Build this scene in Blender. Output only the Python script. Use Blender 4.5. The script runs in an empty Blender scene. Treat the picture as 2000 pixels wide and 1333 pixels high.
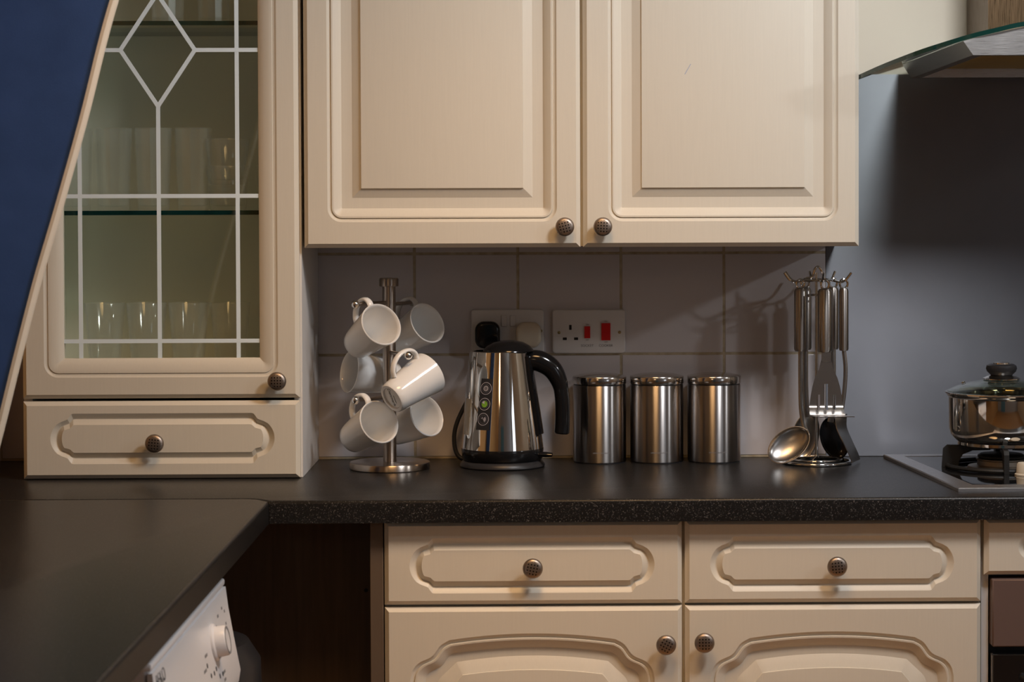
import bpy, bmesh, math, random
from mathutils import Vector, Matrix
random.seed(7)
S = bpy.context.scene
C = S.collection
PI = math.pi

# ------------------------------------------------------------------ camera
cam_d = bpy.data.cameras.new('camera'); cam = bpy.data.objects.new('camera', cam_d); C.objects.link(cam)
S.camera = cam
YAW, PITCH, ROLL = -0.0184, 0.0244, -0.0031
fw = Vector((-math.sin(YAW)*math.cos(PITCH), math.cos(YAW)*math.cos(PITCH), -math.sin(PITCH)))
rt = Vector((math.cos(YAW), math.sin(YAW), 0)); up = rt.cross(fw)
rt, up = rt*math.cos(ROLL)+up*math.sin(ROLL), up*math.cos(ROLL)-rt*math.sin(ROLL)
M = Matrix((rt, up, -fw)).transposed().to_4x4(); M.translation = Vector((0.0379, -4.106, 1.3739))
cam.matrix_world = M
cam_d.sensor_width = 36; cam_d.lens = 36*4135.5/2000
cam_d.shift_x = -125.5/2000; cam_d.shift_y = -147.2/2000
cam_d.clip_start = .05; cam_d.clip_end = 60
cam_d.dof.use_dof = True; cam_d.dof.focus_distance = 3.85; cam_d.dof.aperture_fstop = 9

# ------------------------------------------------------------------ world, lights, exposure
W = bpy.data.worlds.new('world'); S.world = W; W.use_nodes = True
W.node_tree.nodes['Background'].inputs[0].default_value = (.75, .86, 1, 1)
W.node_tree.nodes['Background'].inputs[1].default_value = 2.2
def area(name, loc, target, size, power, col, size_y=None, shape='DISK', spread=None):
    d = bpy.data.lights.new(name, 'AREA'); d.shape = shape; d.size = size
    if size_y: d.size_y = size_y
    d.energy = power; d.color = col
    if spread: d.spread = spread
    o = bpy.data.objects.new(name, d); C.objects.link(o); o.location = loc
    o.rotation_euler = (Vector(target)-Vector(loc)).to_track_quat('-Z', 'Y').to_euler()
    return o
area('ceiling_light', (1.0, -1.50, 2.52), (.05, -.3, 1.2), .36, 28, (.97, .975, 1))
area('warm_fill_light', (.05, -1.42, 2.55), (-.05, -.62, .6), .6, 6.2, (1, .58, .25), spread=math.radians(78))  # unseen warm fill, added to tint and lift the lower cabinets and dresser
area('rear_warm_fill', (-.75, -5.2, 2.35), (0, -.5, .8), .4, 3, (1, .66, .36))  # unseen fill added behind the camera for warm frontal light
area('wall_spot_light', (2.78, -1.85, 2.32), (.45, 0, 1.1), .12, 11.5, (.93, .96, 1))
S.view_settings.view_transform = 'Standard'; S.view_settings.look = 'None'
S.view_settings.gamma = 1; S.view_settings.use_curve_mapping = False
S.view_settings.exposure = -0.45
S.cycles.transparent_max_bounces = 40      # several layers of clear glass behind the cabinet pane

# ------------------------------------------------------------------ materials
MATS = {}
def lin(c): return tuple(((v/255/12.92) if v/255 <= .04045 else ((v/255+.055)/1.055)**2.4) for v in c)
def mat(name, col, rough=.5, metal=0, spec=.5, coat=0, trans=0, ior=1.45, aniso=0, emit=None):
    m = bpy.data.materials.new(name); m.use_nodes = True
    b = m.node_tree.nodes['Principled BSDF']
    b.inputs['Base Color'].default_value = (*col, 1); b.inputs['Roughness'].default_value = rough
    b.inputs['Metallic'].default_value = metal; b.inputs['Specular IOR Level'].default_value = spec
    b.inputs['Coat Weight'].default_value = coat; b.inputs['Transmission Weight'].default_value = trans
    b.inputs['IOR'].default_value = ior; b.inputs['Anisotropic'].default_value = aniso
    if emit: b.inputs['Emission Color'].default_value = (*emit[0], 1); b.inputs['Emission Strength'].default_value = emit[1]
    MATS[name] = m; return m
def nodes(m): return m.node_tree.nodes, m.node_tree.links, m.node_tree.nodes['Principled BSDF']
def noise_tex(m, scale, stretch=(1, 1, 1), detail=4, coord='Object', rough=.5):
    N, L, b = nodes(m)
    t = N.new('ShaderNodeTexCoord'); mp = N.new('ShaderNodeMapping'); n = N.new('ShaderNodeTexNoise')
    mp.inputs['Scale'].default_value = stretch; n.inputs['Scale'].default_value = scale
    n.inputs['Detail'].default_value = detail; n.inputs['Roughness'].default_value = rough
    L.new(t.outputs[coord], mp.inputs[0]); L.new(mp.outputs[0], n.inputs['Vector']); return n
def ramp(m, src, stops):
    N, L, b = nodes(m); r = N.new('ShaderNodeValToRGB')
    while len(r.color_ramp.elements) < len(stops): r.color_ramp.elements.new(.5)
    for e, (p, c) in zip(r.color_ramp.elements, stops):
        e.position = p; e.color = (*c, 1) if len(c) == 3 else c
    L.new(src, r.inputs[0]); return r
def bump(m, src, strength=.1, dist=.001):
    N, L, b = nodes(m); u = N.new('ShaderNodeBump'); u.inputs['Strength'].default_value = strength
    u.inputs['Distance'].default_value = dist; L.new(src, u.inputs['Height']); L.new(u.outputs[0], b.inputs['Normal'])

def cream_mat(name, c):
    m = mat(name, c, .42, spec=.4)
    n = noise_tex(m, 60, (6, 6, .25), 4)
    r = ramp(m, n.outputs['Fac'], [(.3, tuple(v*.985 for v in c)), (.7, tuple(min(1, v*1.012) for v in c))])
    nodes(m)[1].new(r.outputs[0], nodes(m)[2].inputs['Base Color'])
    bump(m, n.outputs['Fac'], .07, .0005); return m
cream = cream_mat('cream_foil', (.705, .655, .555))
cream_h = cream
white_lam = mat('white_laminate', (.72, .70, .68), .4)
m = mat('worktop_laminate', (.012, .011, .011), .33, spec=.40)
n = noise_tex(m, 520, detail=2); r = ramp(m, n.outputs['Fac'], [(.0, (.006, .006, .0065)), (.57, (.010, .0095, .0095)), (.645, (.045, .043, .043)), (.75, (.18, .17, .165))])
nodes(m)[1].new(r.outputs[0], nodes(m)[2].inputs['Base Color'])
n2 = noise_tex(m, 150, detail=3); bump(m, n2.outputs['Fac'], .10, .0006); worktop_m = m
m = mat('tile_glaze', (.60, .565, .575), .16, spec=.5)
n = noise_tex(m, 7, detail=1); bump(m, n.outputs['Fac'], .03, .002); tile_m = m
grout_m = mat('grout', (.50, .42, .28), .9)
n = noise_tex(grout_m, 60); r = ramp(grout_m, n.outputs['Fac'], [(.3, (.36, .29, .19)), (.7, (.52, .45, .33))]); nodes(grout_m)[1].new(r.outputs[0], nodes(grout_m)[2].inputs['Base Color'])
paint_m = mat('cream_wall_paint', (.74, .68, .57), .8)
n = noise_tex(paint_m, 90); bump(paint_m, n.outputs['Fac'], .06, .001)
ceil_m = mat('white_ceiling_paint', (.82, .81, .78), .9)
n = noise_tex(ceil_m, 70); bump(ceil_m, n.outputs['Fac'], .06, .001)
floor_m = mat('oak_floor', (.36, .20, .09), .4)
n = noise_tex(floor_m, 5, (9, .8, 1), 6); r = ramp(floor_m, n.outputs['Fac'], [(.3, (.40, .19, .06)), (.7, (.54, .28, .10))]); nodes(floor_m)[1].new(r.outputs[0], nodes(floor_m)[2].inputs['Base Color'])
warm_m = mat('warm_ochre_paint', (.50, .27, .10), .8)
n = noise_tex(warm_m, 90); bump(warm_m, n.outputs['Fac'], .06, .001)
def steel(name, col=(.56, .55, .54), rough=.22, stretch=None, amt=.12, aniso=0):
    m = mat(name, col, rough, 1, aniso=aniso)
    if stretch:
        n = noise_tex(m, 60, stretch, 3)
        r = ramp(m, n.outputs['Fac'], [(.3, (rough*.75,)*3), (.7, (rough*1.3,)*3)]); nodes(m)[1].new(r.outputs[0], nodes(m)[2].inputs['Roughness'])
        bump(m, n.outputs['Fac'], amt, .0004)
    if aniso:
        N, L, b = nodes(m); tg = N.new('ShaderNodeTangent'); tg.direction_type = 'RADIAL'; tg.axis = 'Z'; L.new(tg.outputs[0], b.inputs['Tangent']); b.inputs['Anisotropic Rotation'].default_value = .25
    return m
chrome = steel('chrome', (.80, .79, .77), .05)
kettle_m = steel('polished_steel', (.78, .75, .71), .045)
pan_m = steel('polished_pan_steel', (.80, .76, .70), .06)
brushed_v = steel('brushed_steel_canister', (.40, .375, .36), .33, aniso=1)
brushed_lid = steel('satin_steel_lid', (.58, .55, .52), .15)
brushed_s = steel('brushed_steel_splashback', (.36, .355, .37), .44)
n = noise_tex(brushed_s, 2.2, detail=5); r = ramp(brushed_s, n.outputs['Fac'], [(.3, (.155, .16, .178)), (.7, (.225, .23, .25))]); nodes(brushed_s)[1].new(r.outputs[0], nodes(brushed_s)[2].inputs['Base Color'])
hood_m = steel('hood_steel', (.60, .59, .58), .32, (.5, 30, 30), .1)
chim_m = steel('chimney_steel', (.13, .085, .048), .34, (12, 12, .5), .02)
tree_m = steel('mug_tree_steel', (.46, .40, .35), .28, aniso=.9)
uten_m = steel('utensil_steel', (.50, .48, .46), .27)
uten_d = steel('utensil_handle_steel', (.46, .43, .40), .28, aniso=.9)
alu_m = steel('aluminium_trim', (.62, .62, .64), .35, (.5, 30, 30), .06)
porc = mat('white_porcelain', (.87, .865, .85), .12, spec=.5, coat=.4)
black_gl = mat('black_gloss_plastic', (.008, .008, .009), .12)
black_mt = mat('black_satin_plastic', (.022, .022, .025), .38)
iron_m = mat('cast_iron_enamel', (.012, .012, .012), .5); n = noise_tex(iron_m, 300); bump(iron_m, n.outputs['Fac'], .2, .0006)
hobglass = mat('black_hob_glass', (.006, .006, .007), .05, coat=.5)
white_pl = mat('white_plastic', (.66, .64, .63), .35)
cream_pl = mat('cream_plastic', (.62, .54, .42), .45)
appl_w = mat('white_appliance_enamel', (.80, .79, .80), .3)
red_m = mat('red_switch', (.60, .012, .012), .3)
ink_m = mat('dark_grey_ink', (.05, .05, .055), .6)
grey_ink = mat('grey_ink', (.22, .22, .23), .6)
brass_m = mat('brass_screw', (.34, .27, .14), .35, 1)
dark_hole = mat('socket_aperture', (.01, .008, .007), .8)
lead_m = mat('lead_tape', (.80, .92, .98), .45)
blue_m = mat('blue_fabric', (.030, .052, .16), .75)
n = noise_tex(blue_m, 14, detail=6); r = ramp(blue_m, n.outputs['Fac'], [(.25, (.036, .098, .32)), (.5, (.045, .118, .38)), (.75, (.054, .134, .43))]); nodes(blue_m)[1].new(r.outputs[0], nodes(blue_m)[2].inputs['Base Color'])
n = noise_tex(blue_m, 420, detail=2); bump(blue_m, n.outputs['Fac'], .15, .0008)
edge_m = mat('cream_edging', (.86, .76, .62), .6)
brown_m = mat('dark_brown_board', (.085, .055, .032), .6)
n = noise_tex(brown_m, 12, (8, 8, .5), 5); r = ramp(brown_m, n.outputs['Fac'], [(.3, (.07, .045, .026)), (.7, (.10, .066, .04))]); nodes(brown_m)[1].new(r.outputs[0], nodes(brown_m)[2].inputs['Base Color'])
oven_m = mat('brown_tinted_fascia', (.17, .115, .10), .35, .2)
doorblue = mat('blue_painted_door', (.13, .34, .50), .5)
green_led = mat('green_print', (.20, .42, .04), .5)
pale_ink = mat('pale_print', (.55, .53, .60), .5)
m = mat('knob_bronze', (.33, .275, .235), .42, 1)          # dimpled cabinet knob
N, L, b = nodes(m); tc = N.new('ShaderNodeTexCoord'); sp = N.new('ShaderNodeSeparateXYZ'); L.new(tc.outputs['Object'], sp.inputs[0])
def mth(op, a, b_=None, c=None):
    q = N.new('ShaderNodeMath'); q.operation = op
    for i, v in enumerate((a, b_, c)):
        if v is None: continue
        if hasattr(v, 'links') or hasattr(v, 'is_linked'): L.new(v, q.inputs[i])
        else: q.inputs[i].default_value = v
    return q.outputs[0]
def cell(o): return mth('SUBTRACT', mth('FRACT', mth('DIVIDE', mth('ADD', o, .5), .0052)), .5)
u_, v_ = cell(sp.outputs[0]), cell(sp.outputs[2])
d2 = mth('SQRT', mth('ADD', mth('MULTIPLY', u_, u_), mth('MULTIPLY', v_, v_)))
rad = mth('SQRT', mth('ADD', mth('MULTIPLY', sp.outputs[0], sp.outputs[0]), mth('MULTIPLY', sp.outputs[2], sp.outputs[2])))
pit = mth('MULTIPLY', mth('LESS_THAN', d2, .26), mth('LESS_THAN', rad, .0118))
mx = N.new('ShaderNodeMix'); mx.data_type = 'RGBA'; L.new(pit, mx.inputs[0]); mx.inputs[6].default_value = (.33, .275, .235, 1); mx.inputs[7].default_value = (.035, .028, .024, 1)
L.new(mx.outputs[2], b.inputs['Base Color']); inv = mth('SUBTRACT', 1, pit); bump(m, inv, .8, .0012); knob_m = m
def clear_mat(name, tint, gloss=.035, rough=.02):
    m = bpy.data.materials.new(name); m.use_nodes = True; N = m.node_tree.nodes; L = m.node_tree.links
    N.remove(N['Principled BSDF']); out = N['Material Output']
    t = N.new('ShaderNodeBsdfTransparent'); t.inputs[0].default_value = (*tint, 1)
    g = N.new('ShaderNodeBsdfGlossy'); g.inputs['Roughness'].default_value = rough; g.inputs[0].default_value = (1, 1, 1, 1)
    lw = N.new('ShaderNodeLayerWeight'); lw.inputs[0].default_value = .5          # facing = 1-|cos|
    pw = N.new('ShaderNodeMath'); pw.operation = 'POWER'; L.new(lw.outputs['Facing'], pw.inputs[0]); pw.inputs[1].default_value = 4.5
    f = N.new('ShaderNodeMath'); f.operation = 'MULTIPLY_ADD'; L.new(pw.outputs[0], f.inputs[0]); f.inputs[1].default_value = .9; f.inputs[2].default_value = gloss
    mx = N.new('ShaderNodeMixShader'); L.new(f.outputs[0], mx.inputs[0]); L.new(t.outputs[0], mx.inputs[1]); L.new(g.outputs[0], mx.inputs[2]); L.new(mx.outputs[0], out.inputs[0])
    MATS[name] = m; return m
pane_m = clear_mat('window_glass', (.95, .97, .94))
tumbler_m = clear_mat('drinking_glass', (.985, .99, .985), .05, rough=.08)
N, L = tumbler_m.node_tree.nodes, tumbler_m.node_tree.links                     # pale diffuse mix painted in for room light the glasses reflect
_o = N['Material Output']; _s = _o.inputs[0].links[0].from_socket; _d = N.new('ShaderNodeBsdfDiffuse'); _d.inputs[0].default_value = (.8, .8, .78, 1)
_m = N.new('ShaderNodeMixShader'); _m.inputs[0].default_value = .085; L.new(_s, _m.inputs[1]); L.new(_d.outputs[0], _m.inputs[2]); L.new(_m.outputs[0], _o.inputs[0])
shelf_m = clear_mat('shelf_glass', (.86, .93, .89))
hoodglass_m = clear_mat('hood_glass', (.94, .98, .96))
lidglass_m = clear_mat('lid_glass', (.80, .85, .80))
green_edge = mat('green_glass_edge', (.004, .035, .028), .08, coat=.5)

# ------------------------------------------------------------------ helpers
def wloc(o):
    v = Vector((0, 0, 0))
    while o: v += o.location; o = o.parent
    return v
def obj(name, bm, m, parent=None, world=True, smooth=40, mats=None, recalc=True):
    """link a bmesh as one mesh object; world=True means the bmesh is in world coordinates"""
    if recalc: bmesh.ops.recalc_face_normals(bm, faces=bm.faces[:])
    me = bpy.data.meshes.new(name)
    o = bpy.data.objects.new(name, me)
    if parent: o.parent = parent
    if world and parent: bmesh.ops.translate(bm, verts=bm.verts[:], vec=-wloc(parent))
    bm.to_mesh(me); bm.free()
    for q in (mats or [m]): me.materials.append(q)
    if smooth:
        me.polygons.foreach_set('use_smooth', [True]*len(me.polygons)); me.set_sharp_from_angle(angle=math.radians(smooth))
    C.objects.link(o); return o
def recentre(o):
    """top-level single mesh: origin to the middle of its base"""
    vs = [v.co for v in o.data.vertices]
    c = Vector(((min(v.x for v in vs)+max(v.x for v in vs))/2, (min(v.y for v in vs)+max(v.y for v in vs))/2, min(v.z for v in vs)))
    o.data.transform(Matrix.Translation(-c)); o.location = c; return o
def tag(o, label, cat, group=None):
    o['label'] = label; o['category'] = cat
    if group: o['group'] = group
    return o
def thing(name, label, cat, loc=(0, 0, 0), group=None):
    o = bpy.data.objects.new(name, None); C.objects.link(o); o.location = loc; o.empty_display_size = .05
    return tag(o, label, cat, group)
def struct(name, bm, m, parent=None, **k):
    o = obj(name, bm, m, parent, **k)
    if not parent: o['kind'] = 'structure'
    return o
def box(x0, x1, y0, y1, z0, z1, bev=0, seg=1, bm=None):
    t = bmesh.new(); bmesh.ops.create_cube(t, size=1)
    for v in t.verts: v.co = Vector(((x0+x1)/2+v.co.x*(x1-x0), (y0+y1)/2+v.co.y*(y1-y0), (z0+z1)/2+v.co.z*(z1-z0)))
    if bev: bmesh.ops.bevel(t, geom=t.edges[:], offset=bev, segments=seg, affect='EDGES', profile=.5)
    return merge(bm, t)
def merge(bm, t):
    if bm is None: return t
    me = bpy.data.meshes.new('t'); t.to_mesh(me); t.free(); bm.from_mesh(me); bpy.data.meshes.remove(me); return bm
def lathe(prof, seg=48, c=(0, 0, 0), axis=None, bm=None, fn=None, close=False):
    """prof [(r,z)] about z (or about the direction axis)"""
    t = bmesh.new(); rings = []
    for r, z in prof:
        if r < 1e-6: rings.append([t.verts.new((0, 0, z))])
        else: rings.append([t.verts.new((r*math.cos(2*PI*i/seg), r*math.sin(2*PI*i/seg), z)) for i in range(seg)])
    pairs = list(zip(rings, rings[1:]))
    if close: pairs.append((rings[-1], rings[0]))
    for a, b in pairs:
        for i in range(seg):
            j = (i+1) % seg
            if len(a) == 1 and len(b) == 1: continue
            if len(a) == 1: t.faces.new((a[0], b[i], b[j]))
            elif len(b) == 1: t.faces.new((a[i], a[j], b[0]))
            else: t.faces.new((a[i], a[j], b[j], b[i]))
    if fn:
        for v in t.verts: v.co = fn(v.co)
    mt = Matrix.Translation(c)
    if axis is not None: mt = mt @ Vector(axis).to_track_quat('Z', 'Y').to_matrix().to_4x4()
    bmesh.ops.transform(t, matrix=mt, verts=t.verts[:]); return merge(bm, t)
def catmull(P, n=8, closed=False):
    P = [Vector(p) for p in P]; out = []
    N_ = len(P); rng = range(N_ if closed else N_-1)
    for i in rng:
        p1, p2 = P[i], P[(i+1) % N_]
        p0 = P[i-1] if (i > 0 or closed) else p1*2-p2
        p3 = P[(i+2) % N_] if (i+2 < N_ or closed) else p2*2-p1
        for k in range(n):
            s = k/n
            out.append(.5*((2*p1)+(p2-p0)*s+(2*p0-5*p1+4*p2-p3)*s*s+(3*p1-p0-3*p2+p3)*s**3))
    if not closed: out.append(P[-1])
    return out
def tube(P, r, seg=10, closed=False, bm=None, flat=None, upv=None):
    """sweep; r number or list; flat=(a,b) ellipse factors"""
    P = [Vector(p) for p in P]; n = len(P); R = r if isinstance(r, (list, tuple)) else [r]*n
    t = bmesh.new(); rings = []; u = None
    for i in range(n):
        a = P[i-1] if (i > 0 or closed) else P[i]; b = P[(i+1) % n] if (i < n-1 or closed) else P[i]
        d = (b-a).normalized()
        if u is None:
            u = Vector(upv) if upv else (Vector((0, 0, 1)) if abs(d.z) < .9 else Vector((1, 0, 0)))
        u = (u-d*u.dot(d)).normalized(); w = d.cross(u)
        fa, fb = flat or (1, 1)
        rings.append([t.verts.new(P[i]+R[i]*(u*math.cos(2*PI*k/seg)*fa+w*math.sin(2*PI*k/seg)*fb)) for k in range(seg)])
    m_ = n if closed else n-1
    for i in range(m_):
        a, b = rings[i], rings[(i+1) % n]
        for k in range(seg): t.faces.new((a[k], a[(k+1) % seg], b[(k+1) % seg], b[k]))
    if not closed: t.faces.new(rings[0][::-1]); t.faces.new(rings[-1])
    return merge(bm, t)
def prism(pts, y0, y1, bm=None, axis='y'):
    """extrude polygon pts (x,z) between y0,y1 (axis='y') or (x,y) between z (axis='z') or (y,z) between x"""
    t = bmesh.new()
    def mk(p, d): return {'y': (p[0], d, p[1]), 'z': (p[0], p[1], d), 'x': (d, p[0], p[1])}[axis]
    a = [t.verts.new(mk(p, y0)) for p in pts]; b = [t.verts.new(mk(p, y1)) for p in pts]
    t.faces.new(a); t.faces.new(b[::-1]); n = len(pts)
    for i in range(n): t.faces.new((a[i], b[i], b[(i+1) % n], a[(i+1) % n]))
    return merge(bm, t)
def sphere(c, r, bm=None, seg=16):
    t = bmesh.new(); bmesh.ops.create_uvsphere(t, u_segments=seg, v_segments=seg//2, radius=r)
    bmesh.ops.translate(t, verts=t.verts[:], vec=c); return merge(bm, t)
def text(name, s, m, parent, loc, size, rot, extrude=.0002, world=True, sx=1, align='CENTER'):
    cu = bpy.data.curves.new(name, 'FONT'); cu.body = s; cu.size = size; cu.extrude = extrude; cu.align_x = align; cu.align_y = 'CENTER'
    o = bpy.data.objects.new(name, cu); C.objects.link(o)
    dg = bpy.context.evaluated_depsgraph_get(); me = bpy.data.meshes.new_from_object(o.evaluated_get(dg))
    bpy.data.objects.remove(o); bpy.data.curves.remove(cu)
    mt = Matrix.Translation(loc) @ rot.to_4x4() @ Matrix.Diagonal((sx, 1, 1, 1))
    me.transform(mt); me.name = name
    o = bpy.data.objects.new(name, me)
    if parent:
        o.parent = parent
        if world: me.transform(Matrix.Translation(-wloc(parent)))
    me.materials.clear(); me.materials.append(m); C.objects.link(o); return o
FRONT = Matrix(((1, 0, 0), (0, 0, -1), (0, 1, 0)))            # text plane facing -y
RIGHTF = Matrix(((0, 0, 1), (1, 0, 0), (0, 1, 0)))            # text plane facing +x, reading towards +y

# panelled fronts -------------------------------------------------
def panel(x0, x1, z0, z1, yf, thick, ring, prof, opened=False, bevel=.0074, bdepth=.0072):
    """slab facing -y with moulded rings cut into it; ring(o) -> [(x,z)], prof [(o,depth)]"""
    t = bmesh.new()
    def rect(b, y): return [t.verts.new(p) for p in ((x0+b, y, z0+b), (x1-b, y, z0+b), (x1-b, y, z1-b), (x0+b, y, z1-b))]
    back, side, front = rect(0, yf+thick), rect(0, yf+bdepth), rect(bevel, yf)
    for a, b in ((back, side), (side, front)):
        for i in range(4): t.faces.new((a[i], a[(i+1) % 4], b[(i+1) % 4], b[i]))
    rings = []
    for o, d in prof: rings.append([t.verts.new((p[0], yf+d, p[1])) for p in ring(o)])
    if opened: rings.append([t.verts.new((p[0], yf+thick, p[1])) for p in ring(prof[-1][0])])
    n = len(rings[0])
    for a, b in zip(rings, rings[1:]):
        for i in range(n): t.faces.new((a[i], a[(i+1) % n], b[(i+1) % n], b[i]))
    def fill(loopa, loopb):
        es = []
        for lp in (loopa, loopb):
            for i in range(len(lp)):
                e = t.edges.get((lp[i], lp[(i+1) % len(lp)])) or t.edges.new((lp[i], lp[(i+1) % len(lp)])); es.append(e)
        bmesh.ops.triangle_fill(t, edges=es, use_beauty=True)
    fill(front, rings[0])
    if opened: fill(back, rings[-1])
    else: t.faces.new(rings[-1]); t.faces.new(back)
    return t
def rrect(x0, x1, z0, z1, R, n=7):
    def f(o):
        r = max(R-o, 0.0004); a, b, c, d = x0+o, x1-o, z0+o, z1-o; out = []
        for cx, cz, s in ((b-r, c+r, -90), (b-r, d-r, 0), (a+r, d-r, 90), (a+r, c+r, 180)):
            for k in range(n+1):
                th = math.radians(s+90*k/n); out.append((cx+r*math.cos(th), cz+r*math.sin(th)))
        return out
    return f
def drawer_ring(cx, cz, a0, b0):
    def f(o):
        a, b = a0-o, b0-o; t = min(1, o/.0205); lp = lambda p, q: p+(q-p)*t
        X1, xn, dz = lp(.041, .0235), lp(.0195, .0045), lp(.0148, .0090)*min(1, b0/.045)  # notch and bowed end
        q = [(a-X1+(X1-xn)*u, b-dz*v) for u, v in ((0, 0), (.15, .07), (.30, .34), (.46, .68), (.66, .82), (1, 1))]
        zn = b-dz; K = 7; end = [(a-xn*(.5*(k/K)**2+.5*(1-math.sqrt(1-(k/K)**2))), zn*k/K) for k in range(K-1, -1, -1)]
        top = q+end; bot = [(x, -z) for x, z in top[:-1]][::-1]
        right = top+bot; left = [(-x, -z) for x, z in right]
        return [(cx+x, cz+z) for x, z in (right+left)][::-1]
    return f
ARCH = [(0, [(0, 0), (.139, -.0105), (.154, -.0195), (.168, -.0375), (.190, -.0485), (.2005, -.061), (.2045, -.076)], 0),
        (.026, [(0, -.027), (.132, -.0365), (.140, -.042), (.152, -.0575), (.168, -.0655), (.176, -.0735), (.1785, -.086)], .026),
        (.044, [(0, -.040), (.127, -.0503), (.131, -.054), (.142, -.0645), (.154, -.0763), (.159, -.085), (.1605, -.095)], .044),
        (.062, [(0, -.0635), (.116, -.0714), (.120, -.076), (.128, -.086), (.136, -.096), (.1405, -.105), (.1425, -.115)], .062)]
def arch_ring(cx, T, B):
    def f(o):
        for (o0, A, b0), (o1, D, b1) in zip(ARCH, ARCH[1:]):
            if o <= o1+1e-9: break
        s = (o-o0)/(o1-o0); pts = [(p[0]+(q[0]-p[0])*s, p[1]+(q[1]-p[1])*s) for p, q in zip(A, D)]; bb = b0+(b1-b0)*s
        (x0, z0), (x1, z1) = pts[0], pts[1]
        arc = [(x1*k/10, z0+(z1-z0)*(k/10)**2) for k in range(1, 10)]
        cv = [(p.x, p.y) for p in catmull([Vector((x, z, 0)) for x, z in pts[1:]], 5)]
        half = arc+cv; half = [(x, T+z) for x, z in half]+[(pts[-1][0], B+bb)]
        right = half; left = [(-x, z) for x, z in half[::-1]]
        return [(cx+x, z) for x, z in ([(0, T+z0)]+right+left)][::-1]
    return f
DOORPROF = [(0, 0), (.0032, .0030), (.0066, .0046), (.0078, .0016), (.0105, .0018), (.0150, .0042), (.0200, .0078), (.0240, .0112), (.0246, .0120), (.0435, .0122), (.0440, .0120), (.0590, .0036), (.0601, .0032), (.0605, .0008), (.0615, .0006)]
DRAWPROF = [(0, 0), (.0012, .0006), (.0092, .0072), (.0108, .0074), (.0194, .0012), (.0205, .0002)]
knob_prof = [(0, -.0252), (.0060, -.0250), (.0108, -.0245), (.0142, -.0233), (.0162, -.0210), (.0169, -.0186), (.0158, -.0166), (.0120, -.0146), (.0072, -.0125), (.0062, -.009), (.0075, -.003), (.0088, 0)]
kb = lathe(knob_prof, 32)
for v in kb.verts: v.co = Vector((v.co.x, v.co.z, v.co.y))
bmesh.ops.recalc_face_normals(kb, faces=kb.faces[:]); KNOB = bpy.data.meshes.new('knob'); kb.to_mesh(KNOB); kb.free()
KNOB.materials.append(knob_m); KNOB.polygons.foreach_set('use_smooth', [True]*len(KNOB.polygons))
def knob(parent, x, y, z, ang):
    o = bpy.data.objects.new('knob', KNOB); C.objects.link(o); o.parent = parent; o.location = Vector((x, y, z))-wloc(parent)
    o.rotation_euler = (0, ang, 0); o['label'] = 'round bronze knob with dimpled face'; return o

# ------------------------------------------------------------------ the room
XL, XR, YB, ZC = -1.02, 3.1, -5.6, 2.62
struct('floor', box(XL, XR, YB, .1, -.05, 0), floor_m)
struct('ceiling', box(XL, XR, YB, .1, ZC, ZC+.05), ceil_m)
wb = struct('wall_back', box(XL-.05, XR, .0035, .1, 0, ZC), paint_m)
gb = struct('grout_bed', box(-1.0, .598, -.0021, .0034, .9, 1.4985), grout_m, wb)
for k in range(8):
    for rz0, rz1 in ((.9045, 1.0995), (1.1045, 1.2955), (1.3005, 1.4960)):
        x0 = -1.0+.2*k
        struct('tile', box(x0+.0026, x0+.1974 if k < 7 else .5975, -.003, .003, rz0, rz1, .0008, 2), tile_m, wb, smooth=None)
struct('wall_left', box(XL-.05, XL, YB, .1, 0, ZC), warm_m)
# right wall behind the added fill window, rear wall with a blue door
wr = struct('wall_right', prism([(YB, 0), (.1, 0), (.1, ZC), (YB, ZC)], XR, XR+.05, axis='x'), paint_m)
struct('wall_rear', box(XL, XR, YB-.05, YB, 0, ZC), mat('rear_wall_paint', (.44, .44, .45), .8))
d1 = struct('door_1', box(-.35, .45, YB, YB+.04, 0, 2.0, .004), doorblue)
for (a, b, c, d) in ((-.27, .0, .2, .9), (.1, .37, .2, .9), (-.27, .0, 1.05, 1.85), (.1, .37, 1.05, 1.85)):
    struct('door_panel', box(a, b, YB+.04, YB+.052, c, d, .008), doorblue, d1)

w1 = struct('fill_window', box(XR-.03, XR, -5.3, -3.9, 1.1, 2.25, .004), mat('white_window_frame', (.8, .8, .8), .4))  # unseen window added on a solid wall; its panes glow as cool fill
for y in (-5.25, -4.575): struct('pane', box(XR-.034, XR-.03, y, y+.625, 1.15, 2.2), MATS.get('glowing_fill_pane') or mat('glowing_fill_pane', (.8, .8, .8), .3, emit=((.80, .89, 1), 2.2)), w1)

# ------------------------------------------------------------------ worktops
def worktop(name, pts, zt, zb, label, parent=None):
    t = bmesh.new(); a = [t.verts.new((x, y, zb)) for x, y in pts]; f = t.faces.new(a)
    g = bmesh.ops.extrude_face_region(t, geom=[f]); bmesh.ops.translate(t, verts=[v for v in g['geom'] if isinstance(v, bmesh.types.BMVert)], vec=(0, 0, zt-zb))
    bmesh.ops.recalc_face_normals(t, faces=t.faces[:])
    es = [e for e in t.edges if all(abs(v.co.z-zt) < 1e-6 for v in e.verts)]
    bmesh.ops.bevel(t, geom=es, offset=.006, segments=4, affect='EDGES', profile=.5)
    return tag(recentre(obj(name, t, worktop_m)), label, 'worktop')
ZW = .9
worktop('worktop', [(XL, -.002), (XL, -.5685), (-.447, -.5685), (-.428, -.576), (-.4075, -.600), (2.6, -.600), (2.6, -.002)], ZW, ZW-.038, 'black speckled laminate worktop along the tiled back wall')
worktop('worktop', [(XL, -.5695), (-.447, -.5695), (-.428, -.5775), (-.408, -.603), (-.408, -2.9), (XL, -2.9)], ZW, ZW-.038, 'black speckled laminate worktop running toward the viewer above the washing machine')

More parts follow.
